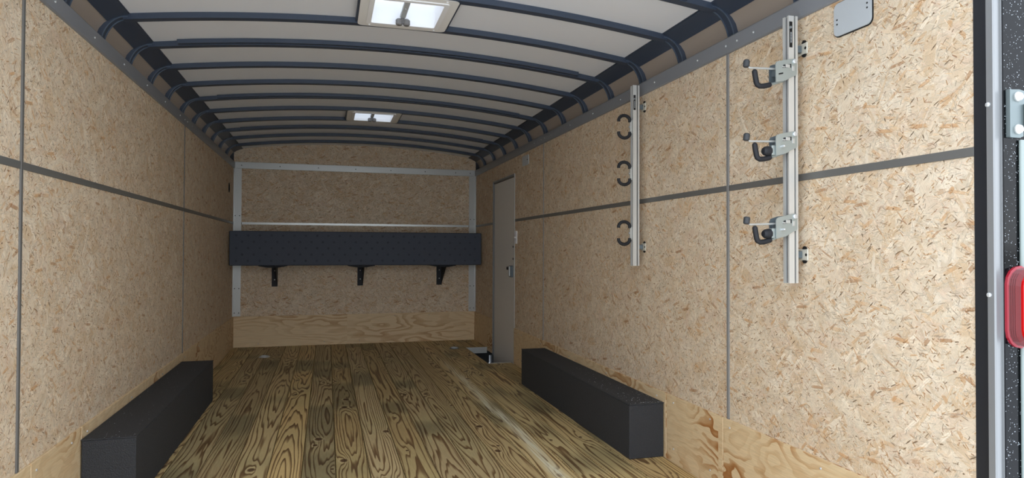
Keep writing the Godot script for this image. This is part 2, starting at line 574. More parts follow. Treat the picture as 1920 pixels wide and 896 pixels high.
func walls():
	var zs := [[0.0, 2.336], [2.344, 4.674], [4.688, 5.727]]
	var wl := structure("wall_left", "left wall of tan strand board panels", "wall")
	var wr := structure("wall_right", "right wall of tan strand board panels", "wall")
	var rng := RandomNumberGenerator.new()
	rng.seed = 8
	for i in 3:
		for yy in [[0.297, 1.2175], [1.2345, 1.80]]:
			panel(wl, Vector3(-1.244, yy[0], zs[i][0]), Vector3(-1.222, yy[1], zs[i][1]), (i + 1) % 2, Vector2(rng.randf(), rng.randf()))
	# right wall leaves the door opening free
	for yy in [[0.297, 1.2175], [1.2345, 1.80]]:
		panel(wr, Vector3(1.222, yy[0], 0.0), Vector3(1.244, yy[1], 0.815), 0, Vector2(rng.randf(), rng.randf()))
		panel(wr, Vector3(1.222, yy[0], 1.562), Vector3(1.244, yy[1], 2.336), 0, Vector2(rng.randf(), rng.randf()))
		panel(wr, Vector3(1.222, yy[0], zs[1][0]), Vector3(1.244, yy[1], zs[1][1]), 1, Vector2(rng.randf(), rng.randf()))
		panel(wr, Vector3(1.222, yy[0], zs[2][0]), Vector3(1.244, yy[1], zs[2][1]), 0, Vector2(rng.randf(), rng.randf()))
	panel(wr, Vector3(1.222, 1.632, 0.816), Vector3(1.244, 1.80, 1.561), 1, Vector2(0.3, 0.1))
	var wb := structure("wall_back", "front end wall of strand board with arched top", "wall")
	panel(wb, Vector3(-1.222, 0.297, -0.013), Vector3(1.222, 1.2175, 0.0), 1, Vector2(0.1, 0.3))
	panel(wb, Vector3(-1.222, 1.2345, -0.013), Vector3(1.222, 1.80, 0.0), 0, Vector2(0.55, 0.2))
	var top := PackedVector2Array([Vector2(-1.222, 1.802)])
	top.append(Vector2(-1.222, 1.925))
	for i in 25:
		var x := lerpf(-1.15, 1.15, i / 24.0)
		top.append(Vector2(x, roof_y(x) + 0.012))
	top.append(Vector2(1.222, 1.925)); top.append(Vector2(1.222, 1.802))
	var mb := MB.new()
	mb.us = Vector2(1 / 1.5, 1 / 1.5); mb.uo = Vector2(0.2, 0.7)
	put("osb_panel", mb.extrude(top, 2, -0.013, 0.0).mesh(true), M.osb[1], wb)
	# plywood kick boards
	var bl := structure("baseboard_left", "pale plywood kick board along the left wall", "kick board")
	kick(bl, Vector3(-1.240, -0.03, 0.0), Vector3(-1.214, 0.303, 1.738), 3, Vector2(0.1, 0.0))
	kick(bl, Vector3(-1.240, -0.03, 1.741), Vector3(-1.214, 0.303, 4.157), 1, Vector2(0.4, 0.0))
	kick(bl, Vector3(-1.240, -0.03, 4.160), Vector3(-1.214, 0.303, 4.598), 2, Vector2(0.0, 0.0))
	kick(bl, Vector3(-1.240, -0.03, 4.601), Vector3(-1.214, 0.303, 5.727), 1, Vector2(0.7, 0.0))
	var br := structure("baseboard_right", "pale plywood kick board with brown figure along the right wall", "kick board")
	kick(br, Vector3(1.214, -0.03, 0.0), Vector3(1.240, 0.303, 0.805), 2, Vector2(0.5, 0.0))
	kick(br, Vector3(1.214, -0.03, 1.566), Vector3(1.240, 0.303, 4.19), 0, Vector2(0.2, 0.0))
	kick(br, Vector3(1.214, -0.03, 4.193), Vector3(1.240, 0.303, 4.652), 1, Vector2(0.15, 0.0))
	kick(br, Vector3(1.214, -0.03, 4.655), Vector3(1.240, 0.303, 5.727), 2, Vector2(0.3, 0.0))
	var bb := structure("baseboard_back", "plywood kick board across the end wall", "kick board")
	kick(bb, Vector3(-1.213, -0.03, -0.012), Vector3(1.213, 0.305, 0.008), 3, Vector2(0.05, 0.0), 2.5)
	var sc := dome(0.0045, Vector3.ZERO, Vector3(1, 0, 0))
	for z in [0.3, 0.6, 1.8, 2.3, 2.9, 3.5, 4.1, 4.26, 4.56, 4.70, 5.2]:
		for yk in [0.272, 0.06]:
			put("screw", sc, M.screw, bl).position = Vector3(-1.2135, yk, z)
			var o := put("screw", sc, M.screw, br)
			o.position = Vector3(1.2135, yk, z if z > 1.6 else 1.62 + z * 0.3)
			o.rotation.y = PI
	for x in [-0.98, -0.35, 0.0, 0.36, 0.72]:
		var o2 := put("screw", sc, M.screw, bb)
		o2.position = Vector3(x, 0.03 if x < 0.1 else 0.28, 0.0085)
		o2.rotation.y = -PI / 2

func floor_boards():
	var f := structure("floor", "floor of treated pine planks running lengthwise with dark grain", "floor")
	var edges := [-1.212]
	for k in range(-8, 9): edges.append(0.144 * k + 0.002)
	edges.append(1.212)
	for i in edges.size() - 1:
		var x0: float = edges[i] + 0.0017
		var x1: float = edges[i + 1] - 0.0017
		var m := plank_material(100 + i * 13, i == 13)
		var pieces := [[0.009, 5.77]]
		if x0 > 0.98: pieces = [[0.009, 0.575], [1.508, 5.77]]
		for p in pieces:
			var mb := MB.new()
			mb.us = Vector2(1 / 0.144, 1 / 5.8); mb.uo = Vector2(-x0 / 0.144, 0)
			mb.box(Vector3(x0, -0.04, p[0]), Vector3(x1, 0.0, p[1]), 0.0018)
			put("plank", mb.mesh(), m, f)
	# recessed lashing rings near the end wall
	for q in [[-0.885, "shiny recessed lashing ring in the floor planks at the far left corner"], [0.905, "dull recessed lashing ring in the floor planks in front of the step well"]]:
		var lr := thing("lashing_ring", q[1], "lashing ring", Vector3(q[0] + (0.02 if q[0] < 0 else -0.02), 0.0, 0.67 if q[0] < 0 else 0.585), "lashing rings in the floor")
		put("dish", MB.new().lathe(pv([0.050, -0.001, 0.048, 0.003, 0.044, 0.004, 0.040, 0.001, 0.0, 0.001]), Vector3.ZERO, Vector3(0, 1, 0), 20).mesh(), M.zinc_dull if q[0] > 0 else M.bright, lr)
		var rp := PackedVector3Array()
		for k in 17: rp.append(Vector3(0.034 * cos(PI * 2 * k / 16.0), 0.008, 0.034 * sin(PI * 2 * k / 16.0)))
		put("ring", MB.new().tube(rp, 0.005, 8).mesh(), M.screw, lr)
	# step well at the side door
	put("step_well", bx(Vector3(0.99, -0.19, 0.585), Vector3(1.235, -0.17, 1.51)), M.dark, f)
	put("step_well", bx(Vector3(0.99, -0.19, 0.585), Vector3(1.0, -0.04, 1.51)), M.dark, f)
	put("step_well", bx(Vector3(1.0, -0.19, 0.58), Vector3(1.235, -0.04, 0.592)), M.dark, f)
	put("step_well", bx(Vector3(1.0, -0.19, 1.498), Vector3(1.235, -0.04, 1.51)), M.dark, f)
	put("step_edge", bx(Vector3(1.002, -0.055, 0.574), Vector3(1.212, 0.003, 0.598), 0.001), M.bright, f)
	put("step_edge", bx(Vector3(1.002, -0.03, 1.494), Vector3(1.212, 0.003, 1.51), 0.001), M.bright, f)

# ---------------- roof
func ceiling():
	var c := structure("ceiling", "white arched roof liner crossed by dark steel bows", "ceiling")
	var holes := [[0.0, 3.915, 4.235], [0.015, 1.538, 1.858]]
	var cuts := [-0.014]
	for k in 14: cuts.append(BOW0 + BOWS * k)
	cuts.append(5.776)
	for i in cuts.size() - 1:
		var z0: float = cuts[i]
		var z1: float = cuts[i + 1]
		var hole = null
		for h in holes:
			if h[1] > z0 and h[2] < z1: hole = h
		if hole == null:
			put("roof_panel", MB.new().strip(arc(-1.165, 1.165, 0.0), 0.018, z0, z1).mesh(), M.liner, c)
		else:
			put("roof_panel", MB.new().strip(arc(-1.165, 1.165, 0.0), 0.018, z0, hole[1]).mesh(), M.liner, c)
			put("roof_panel", MB.new().strip(arc(-1.165, 1.165, 0.0), 0.018, hole[2], z1).mesh(), M.liner, c)
			put("roof_panel", MB.new().strip(arc(-1.165, hole[0] - 0.17, 0.0, 12), 0.018, hole[1], hole[2]).mesh(), M.liner, c)
			put("roof_panel", MB.new().strip(arc(hole[0] + 0.17, 1.165, 0.0, 12), 0.018, hole[1], hole[2]).mesh(), M.liner, c)
	for k in 14:
		var z := BOW0 + BOWS * k
		var b := put("roof_bow", MB.new().strip(arc(-1.165, 1.165, -0.026, 32), 0.025, z - 0.02, z + 0.02).mesh(), M.bow, c)
		if k % 3 == 2:
			put("lap_strip", MB.new().strip(arc(-1.03, 1.03, -0.022, 28), 0.02, z + 0.02, z + 0.046).mesh(), M.bow, b)
		for s in [-1.0, 1.0]:
			# bent end of the bow, a channel with two raised lips
			var pts := PackedVector2Array()
			for j in 11:
				var a := PI / 2 * j / 10.0
				pts.append(Vector2(s * (1.148 + 0.102 * sin(a)), 1.815 + 0.140 * cos(a)))
			if s > 0: pts.reverse()
			var mb := MB.new()
			mb.strip(pts, -0.028, z - 0.021, z + 0.021)
			put("bow_end", mb.mesh(), M.bow, b)
			var lip := PackedVector2Array()
			for q in pts: lip.append(q)
			for e in [-0.021, 0.0165]:
				var ml := MB.new()
				ml.strip(lip, 0.0035, z + e, z + e + 0.0045)
				put("bow_lip", ml.mesh(), M.lip, b)
	# steel header bars beside the vents
	for h in holes:
		for s in [-1.0, 1.0]:
			var x: float = h[0] + s * 0.208
			put("vent_header", bx(Vector3(x - 0.0045, 2.024, h[1] - 0.04), Vector3(x + 0.0045, 2.05, h[2] + 0.03)), M.bow, c)
	# side fascia and cove skins
	for s in [-1.0, 1.0]:
		var fs := pv([s * 1.142, 1.962, s * 1.165, 1.957, s * 1.205, 1.938, s * 1.222, 1.925])
		var cv := pv([s * 1.215, 1.935, s * 1.236, 1.918, s * 1.254, 1.893, s * 1.265, 1.860, s * 1.269, 1.820, s * 1.269, 1.77])
		var tp := pv([s * 1.140, 1.966, s * 1.142, 1.985])
		if s > 0: pass
		else:
			fs.reverse(); cv.reverse(); tp.reverse()
		put("side_fascia", MB.new().strip(fs, 0.008, 0.0, 5.776).mesh(), M.bow, c)
		put("cove_panel", MB.new().strip(cv, 0.012, 0.0, 5.776).mesh(), M.cove, c)
		put("side_fascia", MB.new().box(Vector3(s * 1.17 - 0.03, 1.966, 0.0), Vector3(s * 1.17 + 0.03, 1.99, 5.776)).mesh(), M.bow, c)

# ---------------- aluminium trims
func trims():
	var sc := dome(0.005, Vector3.ZERO, Vector3(1, 0, 0))
	var id := 2
	for s in [-1.0, 1.0]:
		var side := "left" if s < 0 else "right"
		var t := structure("trim_%d" % id, "grey metal rail along the top of the %s wall" % side, "trim")
		id += 1
		var poly := pv([s * 1.244, 1.768, s * 1.216, 1.768, s * 1.212, 1.772, s * 1.212, 1.829, s * 1.216, 1.834, s * 1.262, 1.834, s * 1.262, 1.826, s * 1.244, 1.826])
		put("rail", MB.new().extrude(poly, 2, 0.004, 5.776).mesh(), M.rail, t)
		var zz := [2.30, 2.38, 4.755, 4.68]
		for k in 15: zz.append(0.19 + 0.389 * k)
		for z in zz:
			var o := put("screw", sc, M.screw, t)
			o.position = Vector3(s * 1.2115, 1.80, z)
			if s > 0: o.rotation.y = PI
		# horizontal joiner strip and the upright joiners
		var hs := structure("trim_%d" % id, "dark grey horizontal joiner strip across the %s wall" % side, "trim")
		id += 1
		var spans := [[0.03, 5.727]] if s < 0 else [[0.03, 0.80], [1.575, 5.727]]
		for sp in spans:
			put("strip", bx(Vector3(min(s * 1.2185, s * 1.23), 1.2145, sp[0]), Vector3(max(s * 1.2185, s * 1.23), 1.2375, sp[1]), 0.001), M.batten, hs)
		for zj in [[2.34, 0.004], [4.681, 0.0075]]:
			var vs := structure("trim_%d" % id, "upright grey joiner strip on the %s wall, %s the opening" % [side, "nearest" if zj[0] > 3 else "farther from"], "trim")
			id += 1
			put("strip", bx(Vector3(min(s * 1.2175, s * 1.23), 0.303, zj[0] - zj[1]), Vector3(max(s * 1.2175, s * 1.23), 1.768, zj[0] + zj[1]), 0.001), M.batten if s < 0 else M.joiner, vs)
	# end wall
	var er := structure("trim_%d" % id, "bright aluminium rail across the end wall", "trim")
	id += 1
	put("rail", bx(Vector3(-1.212, 1.768, -0.005), Vector3(1.212, 1.834, 0.008), 0.002), M.bright, er)
	for x in [-1.15, -0.79, -0.42, -0.05, 0.31, 0.67, 1.0, 1.16]:
		var o2 := put("screw", sc, M.dark, er)
		o2.position = Vector3(x, 1.80, 0.0082)
		o2.rotation.y = -PI / 2
	var es := structure("trim_%d" % id, "thin bright strip across the end wall above the black shelf", "trim")
	id += 1
	put("strip", bx(Vector3(-1.145, 1.2145, -0.002), Vector3(1.145, 1.2375, 0.003), 0.001), M.bright, es)
	for s in [-1.0, 1.0]:
		var cu := structure("trim_%d" % id, "bright aluminium corner upright at the %s end of the end wall" % ("left" if s < 0 else "right"), "trim")
		id += 1
		put("upright", MB.new().extrude(pv([s * 1.221, -0.002, s * 1.149, -0.002, s * 1.149, 0.004, s * 1.215, 0.004, s * 1.215, 0.03, s * 1.221, 0.03]), 1, 0.306, 1.768).mesh(), M.bright, cu)
		for y in [0.34, 0.58, 1.30]:
			for xx in [1.165, 1.205]:
				var o3 := put("screw", sc, M.dark, cu)
				o3.position = Vector3(s * xx, y, 0.0042)
				o3.rotation.y = -PI / 2

func side_door():
	var d := structure("door_1", "narrow pale grey side door in the right wall", "door")
	put("door_leaf", bx(Vector3(1.226, -0.16, 0.833), Vector3(1.246, 1.604, 1.540), 0.003), M.door, d)
	put("door_frame", bx(Vector3(1.214, -0.04, 0.806), Vector3(1.245, 1.632, 0.822), 0.002), M.rail, d)
	put("door_frame", bx(Vector3(1.219, -0.16, 0.824), Vector3(1.245, 1.616, 0.832), 0.001), M.batten, d)
	put("door_frame", bx(Vector3(1.216, 0.0, 1.549), Vector3(1.245, 1.632, 1.561), 0.002), M.bright, d)
	put("door_frame", bx(Vector3(1.219, 0.0, 1.541), Vector3(1.245, 1.616, 1.548), 0.001), M.dark, d)
	put("door_frame", bx(Vector3(1.216, 1.617, 0.822), Vector3(1.245, 1.631, 1.549), 0.002), M.rail, d)
	put("door_frame", bx(Vector3(1.219, 1.605, 0.832), Vector3(1.245, 1.616, 1.541), 0.001), M.batten, d)
	var h := put("door_latch", bx(Vector3(1.204, 0.735, 1.425), Vector3(1.228, 0.835, 1.500), 0.004), M.zinc_dull, d)
	put("latch_lever", bx(Vector3(1.193, 0.742, 1.455), Vector3(1.206, 0.83, 1.475), 0.004), M.screw, h)
	put("latch_knob", MB.new().lathe(pv([0.0, 0.0, 0.014, 0.0, 0.014, 0.02, 0.0, 0.024]), Vector3(1.206, 0.812, 1.432), Vector3(-1, 0, 0), 10).mesh(), M.rubber, h)
	for y in [0.895, 1.0]:
		put("lock_hole", MB.new().lathe(pv([0.010, 0.0, 0.010, 0.003, 0.0, 0.003]), Vector3(1.2262, y, 1.495), Vector3(-1, 0, 0), 10).mesh(), M.dark, d)

# ---------------- wheel boxes and shelf
func wheel_boxes():
	var rng := RandomNumberGenerator.new()
	rng.seed = 77
	for s in [-1.0, 1.0]:
		var label := "long black textured wheel box along the left wall" if s < 0 else "long black textured wheel box along the right wall with pale specks on its near end"
		var z0 := 2.403
		var z1 := 4.175
		var h := 0.260 if s < 0 else 0.256
		var w := 0.190 if s < 0 else 0.183
		var t := thing("wheel_box", label, "wheel box", Vector3(s * (1.2135 - w / 2), 0, (z0 + z1) / 2), "black wheel boxes along the walls")
		var l := (z1 - z0) / 2
		var wi := w - 0.0065
		put("box_side", bx(Vector3(-wi / 2, 0.0, -l), Vector3(wi / 2, h - 0.004, l), 0.004), M.coat, t)
		put("box_top", bx(Vector3(-wi / 2 - 0.002, h - 0.005, -l - 0.002), Vector3(wi / 2 + 0.002, h, l + 0.002), 0.002), M.coat, t)
		var mm := MultiMesh.new()
		mm.transform_format = MultiMesh.TRANSFORM_3D
		mm.mesh = dome(0.0022, Vector3.ZERO, Vector3(0, 1, 0), 6)
		var n := 190 if s > 0 else 70
		mm.instance_count = n
		for i in n:
			var zz := rng.randf()
			zz = l - zz * zz * (l * 1.1 if s > 0 else l * 1.9) - 0.01
			mm.set_instance_transform(i, Transform3D(Basis().scaled(Vector3.ONE * rng.randf_range(0.3, 1.0)), Vector3(rng.randf_range(-wi / 2 + 0.01, wi / 2 - 0.01), h, zz)))
		var o := MultiMeshInstance3D.new()
		o.name = "water_droplets"
		o.multimesh = mm
		o.material_override = M.drop
		o.set_meta("kind", "stuff")
		t.add_child(o, true)

func shelf():
	var t := thing("wall_shelf", "deep black shelf with a studded front panel across the end wall", "shelf", Vector3(0, 0.815, 0.0))
	put("front_panel", bx(Vector3(-1.211, 0.0, 0.338), Vector3(1.207, 0.327, 0.356), 0.006), M.coat_blue, t)
	put("shelf_board", bx(Vector3(-1.206, 0.002, 0.035), Vector3(1.206, 0.035, 0.337), 0.003), M.coat, t)
	var mm := MultiMesh.new()
	mm.transform_format = MultiMesh.TRANSFORM_3D
	mm.mesh = MB.new().lathe(pv([0.012, 0.0, 0.009, 0.002, 0.0, 0.003]), Vector3.ZERO, Vector3(0, 0, 1), 8).mesh()
	var pts := []
	for r in 5:
		for c in 23:
			var x := -1.15 + c * 0.104 + (0.052 if r % 2 == 1 else 0.0)
			if x < 1.18: pts.append(Vector3(x, 0.045 + r * 0.06, 0.3555))
	mm.instance_count = pts.size()
	for i in pts.size(): mm.set_instance_transform(i, Transform3D(Basis(), pts[i]))
	var o := MultiMeshInstance3D.new()
	o.name = "studs"
	o.multimesh = mm
	o.material_override = M.stud
	o.set_meta("kind", "stuff")
	t.add_child(o, true)
	for x in [-0.832, 0.003, 0.826]:
		var b := put("bracket", bx(Vector3(x - 0.028, -0.218, 0.001), Vector3(x + 0.028, 0.0, 0.012), 0.001), M.rubber, t)
		put("gusset", MB.new().extrude(pv([-0.20, 0.010, 0.0, 0.010, 0.0, 0.30, -0.012, 0.30]), 0, x + 0.021, x + 0.027).mesh(), M.rubber, b)
		put("top_plate", MB.new().extrude(pv([x - 0.13, 0.0, x - 0.13, -0.008, x - 0.05, -0.022, x + 0.05, -0.022, x + 0.13, -0.008, x + 0.13, 0.0]), 2, 0.012, 0.28).mesh(), M.rubber, b)
		for y in [-0.06, -0.15]:
			put("bolt", dome(0.007, Vector3(x, y, 0.012), Vector3(0, 0, 1)), M.screw, b)

# ---------------- roof vents
func ring(o: Rect2, i: Rect2, y0: float, y1: float, bevel: float) -> ArrayMesh:
	var mb := MB.new()
	var oe := o.end
	var ie := i.end
	mb.box(Vector3(o.position.x, y0, o.position.y), Vector3(oe.x, y1, i.position.y), bevel)
	mb.box(Vector3(o.position.x, y0, ie.y), Vector3(oe.x, y1, oe.y), bevel)
	mb.box(Vector3(o.position.x, y0, i.position.y), Vector3(i.position.x, y1, ie.y), bevel)
	mb.box(Vector3(ie.x, y0, i.position.y), Vector3(oe.x, y1, ie.y), bevel)
	return mb.mesh()

func rounded(hx: float, hz: float, r: float) -> PackedVector2Array:
	var p := PackedVector2Array()
	for q in [[1, 1, 0.0], [-1, 1, 90.0], [-1, -1, 180.0], [1, -1, 270.0]]:
		for j in 5:
			var a := deg_to_rad(q[2] + 22.5 * j)
			p.append(Vector2(q[0] * (hx - r) + r * cos(a), q[1] * (hz - r) + r * sin(a)))
	return p

# a rounded plate with a rectangular opening, lying in the xz plane
func frame_mesh(hx: float, hz: float, r: float, ix: float, iz: float, ir: float, y0: float, y1: float) -> ArrayMesh:
	var a := rounded(hx, hz, r)
	var b := rounded(ix, iz, ir)
	var mb := MB.new()
	var n := a.size()
	for k in n:
		var k2 := (k + 1) % n
		for y in [y0, y1]:
			mb.flat(Vector3(a[k].x, y, a[k].y), Vector3(a[k2].x, y, a[k2].y), Vector3(b[k2].x, y, b[k2].y), Vector3(b[k].x, y, b[k].y), Vector3(0, 1 if y == y1 else -1, 0))
		var mo := (a[k] + a[k2]) / 2
		mb.flat(Vector3(a[k].x, y0, a[k].y), Vector3(a[k2].x, y0, a[k2].y), Vector3(a[k2].x, y1, a[k2].y), Vector3(a[k].x, y1, a[k].y), Vector3(mo.x, 0, mo.y))
		var mi := (b[k] + b[k2]) / 2
		mb.flat(Vector3(b[k].x, y0, b[k].y), Vector3(b[k2].x, y0, b[k2].y), Vector3(b[k2].x, y1, b[k2].y), Vector3(b[k].x, y1, b[k].y), Vector3(-mi.x, 0, -mi.y))
	return mb.mesh()

func roof_vents():
	var first: Node3D = null
	for h in [[0.0, 4.075, "nearer, larger-looking roof vent skylight with white frame and crank knob"], [0.015, 1.698, "small farther roof vent skylight with white frame, deep in the trailer"]]:
		if first:
			var c := first.duplicate()
			c.name = numbered("roof_vent")
			add_child(c, true)
			c.position = Vector3(h[0], 2.018, h[1])
			tag(c, h[2], "roof vent", "skylight vents in the roof")
			continue
		var t := thing("roof_vent", h[2], "roof vent", Vector3(h[0], 2.018, h[1]), "skylight vents in the roof")
		first = t
		put("frame", frame_mesh(0.203, 0.205, 0.025, 0.162, 0.162, 0.015, 0.0, 0.026), M.garnish, t)
		put("inner_ring", frame_mesh(0.166, 0.166, 0.015, 0.145, 0.145, 0.01, -0.004, 0.020), M.white, t)
		put("throat", frame_mesh(0.158, 0.158, 0.012, 0.149, 0.149, 0.01, 0.020, 0.115), M.white, t)
		var lid := put("lid", frame_mesh(0.175, 0.175, 0.02, 0.02, 0.02, 0.004, 0.116, 0.120), M.lid, t)
		put("lid_centre", bx(Vector3(-0.021, 0.1165, -0.021), Vector3(0.021, 0.1195, 0.021)), M.lid, lid)
		put("lid_rib", frame_mesh(0.125, 0.085, 0.02, 0.121, 0.081, 0.018, 0.105, 0.116), M.plate, lid)
		put("lid_rib", bx(Vector3(-0.150, 0.106, -0.02), Vector3(0.150, 0.116, -0.014)), M.plate, lid)
		var arm := put("crank_arm", bx(Vector3(-0.017, 0.020, -0.12), Vector3(0.010, 0.032, 0.150), 0.003), M.plate, t)
		put("arm_screw", dome(0.004, Vector3(-0.003, 0.020, 0.0), Vector3(0, -1, 0)), M.screw, arm)
		var kn := MB.new()
		kn.lathe(pv([0.0, -0.018, 0.012, -0.018, 0.016, -0.012, 0.016, 0.006, 0.010, 0.012, 0.0, 0.012]), Vector3(-0.020, 0.004, -0.118), Vector3(0, 1, 0), 12)
		kn.lathe(pv([0.0, -0.018, 0.012, -0.018, 0.016, -0.012, 0.016, 0.006, 0.010, 0.012, 0.0, 0.012]), Vector3(0.014, 0.004, -0.118), Vector3(0, 1, 0), 12)
		kn.lathe(pv([0.0, -0.014, 0.009, -0.010, 0.009, 0.03, 0.0, 0.03]), Vector3(-0.003, 0.004, -0.118), Vector3(0, 1, 0), 10)
		put("crank_knob", kn.mesh(), M.knob, arm)
		for sx in [-0.15, 0.15]:
			for sz in [-0.185, 0.185]:
				put("screw", dome(0.006, Vector3(sx, 0.0, sz), Vector3(0, -1, 0)), M.white, t)

# ---------------- racks on the right wall
func track(label: String, zc: float, y0: float, y1: float, ly0: float, ly1: float):
	var t := thing("rack_track", label, "rack track", Vector3(1.17, y0, zc), "slotted tracks on the right wall")
	# cross-section (x, z): a slot in the inner face, one in the face towards the opening
	var p := pv([-0.018, -0.015, 0.018, -0.015, 0.018, 0.015, 0.0095, 0.015, 0.0095, 0.003, 0.0030, 0.003, 0.0030, 0.015, -0.018, 0.015, -0.018, 0.007, -0.011, 0.007, -0.011, -0.004, -0.018, -0.004])
	put("extrusion", MB.new().extrude(p, 1, 0.0, y1 - y0).mesh(), M.track, t)
	put("slot_lining", bx(Vector3(-0.0115, 0.001, -0.004), Vector3(-0.0105, y1 - y0 - 0.001, 0.007)), M.groove, t)
	put("slot_lining", bx(Vector3(0.0031, 0.001, 0.0025), Vector3(0.0094, y1 - y0 - 0.001, 0.0040)), M.groove, t)
	for yb in [0.095, y1 - y0 - 0.105]:
		var b := put("wall_bracket", bx(Vector3(0.018, yb - 0.012, -0.012), Vector3(0.046, yb + 0.012, 0.002), 0.002), M.zinc_dull, t)
		put("bracket_foot", bx(Vector3(0.046, yb - 0.020, -0.024), Vector3(0.0515, yb + 0.020, 0.026), 0.003), M.foot, b)
		for e in [-1, 1]:
			put("bracket_ear", MB.new().lathe(pv([0.0, 0.002, 0.010, 0.0015, 0.010, -0.003]), Vector3(0.0485, yb + e * 0.019, 0.008), Vector3(-1, 0, 0), 12).mesh(), M.dark, b)
		put("bracket_hole", MB.new().lathe(pv([0.005, 0.0, 0.005, 0.0005, 0.0, 0.0005]), Vector3(0.0458, yb, 0.018), Vector3(-1, 0, 0), 10).mesh(), M.dark, b)
	# sticker
	var s := put("sticker", bx(Vector3(-0.0155, ly0 - y0, 0.015), Vector3(-0.0035, ly1 - y0, 0.0156)), M.ink, t)
	var tm := TextMesh.new()
	tm.text = "GRIDIRON"
	var f := SystemFont.new()
	f.font_names = PackedStringArray(["Droid Sans"])
	f.font_weight = 700
	tm.font = f
	tm.font_size = 16
	tm.pixel_size = 0.0066 / 16.0
	tm.depth = 0.0004
	tm.curve_step = 1.0
	var o := put("lettering", tm, M.letter, s)
	o.rotation.z = -PI / 2
	o.position = Vector3(-0.0093, (ly0 + ly1) / 2 - y0 - 0.010, 0.0158)
	o.scale = Vector3(1.12, 1.0, 1.0)
	var lg := MB.new()
	lg.tube(PackedVector3Array([Vector3(-0.013, ly1 - y0 - 0.0235, 0.0158), Vector3(-0.0125, ly1 - y0 - 0.017, 0.0158), Vector3(-0.0085, ly1 - y0 - 0.0155, 0.0158), Vector3(-0.0065, ly1 - y0 - 0.019, 0.0158), Vector3(-0.0085, ly1 - y0 - 0.0225, 0.0158), Vector3(-0.0105, ly1 - y0 - 0.020, 0.0158)]), 0.0009, 6)
	put("emblem", lg.mesh(), M.letter, s)

func tracks():
	track("nearer slotted aluminium track on the right wall with three metal clamps on it", 5.115, 0.868, 1.765, 1.658, 1.745)
	track("farther slotted aluminium track on the right wall with three black C-shaped clips on it", 3.952, 0.897, 1.81, 1.684, 1.760)

func disc(poly: PackedVector2Array, z0: float, z1: float) -> ArrayMesh:
	return MB.new().extrude(poly, 2, z0, z1).mesh()

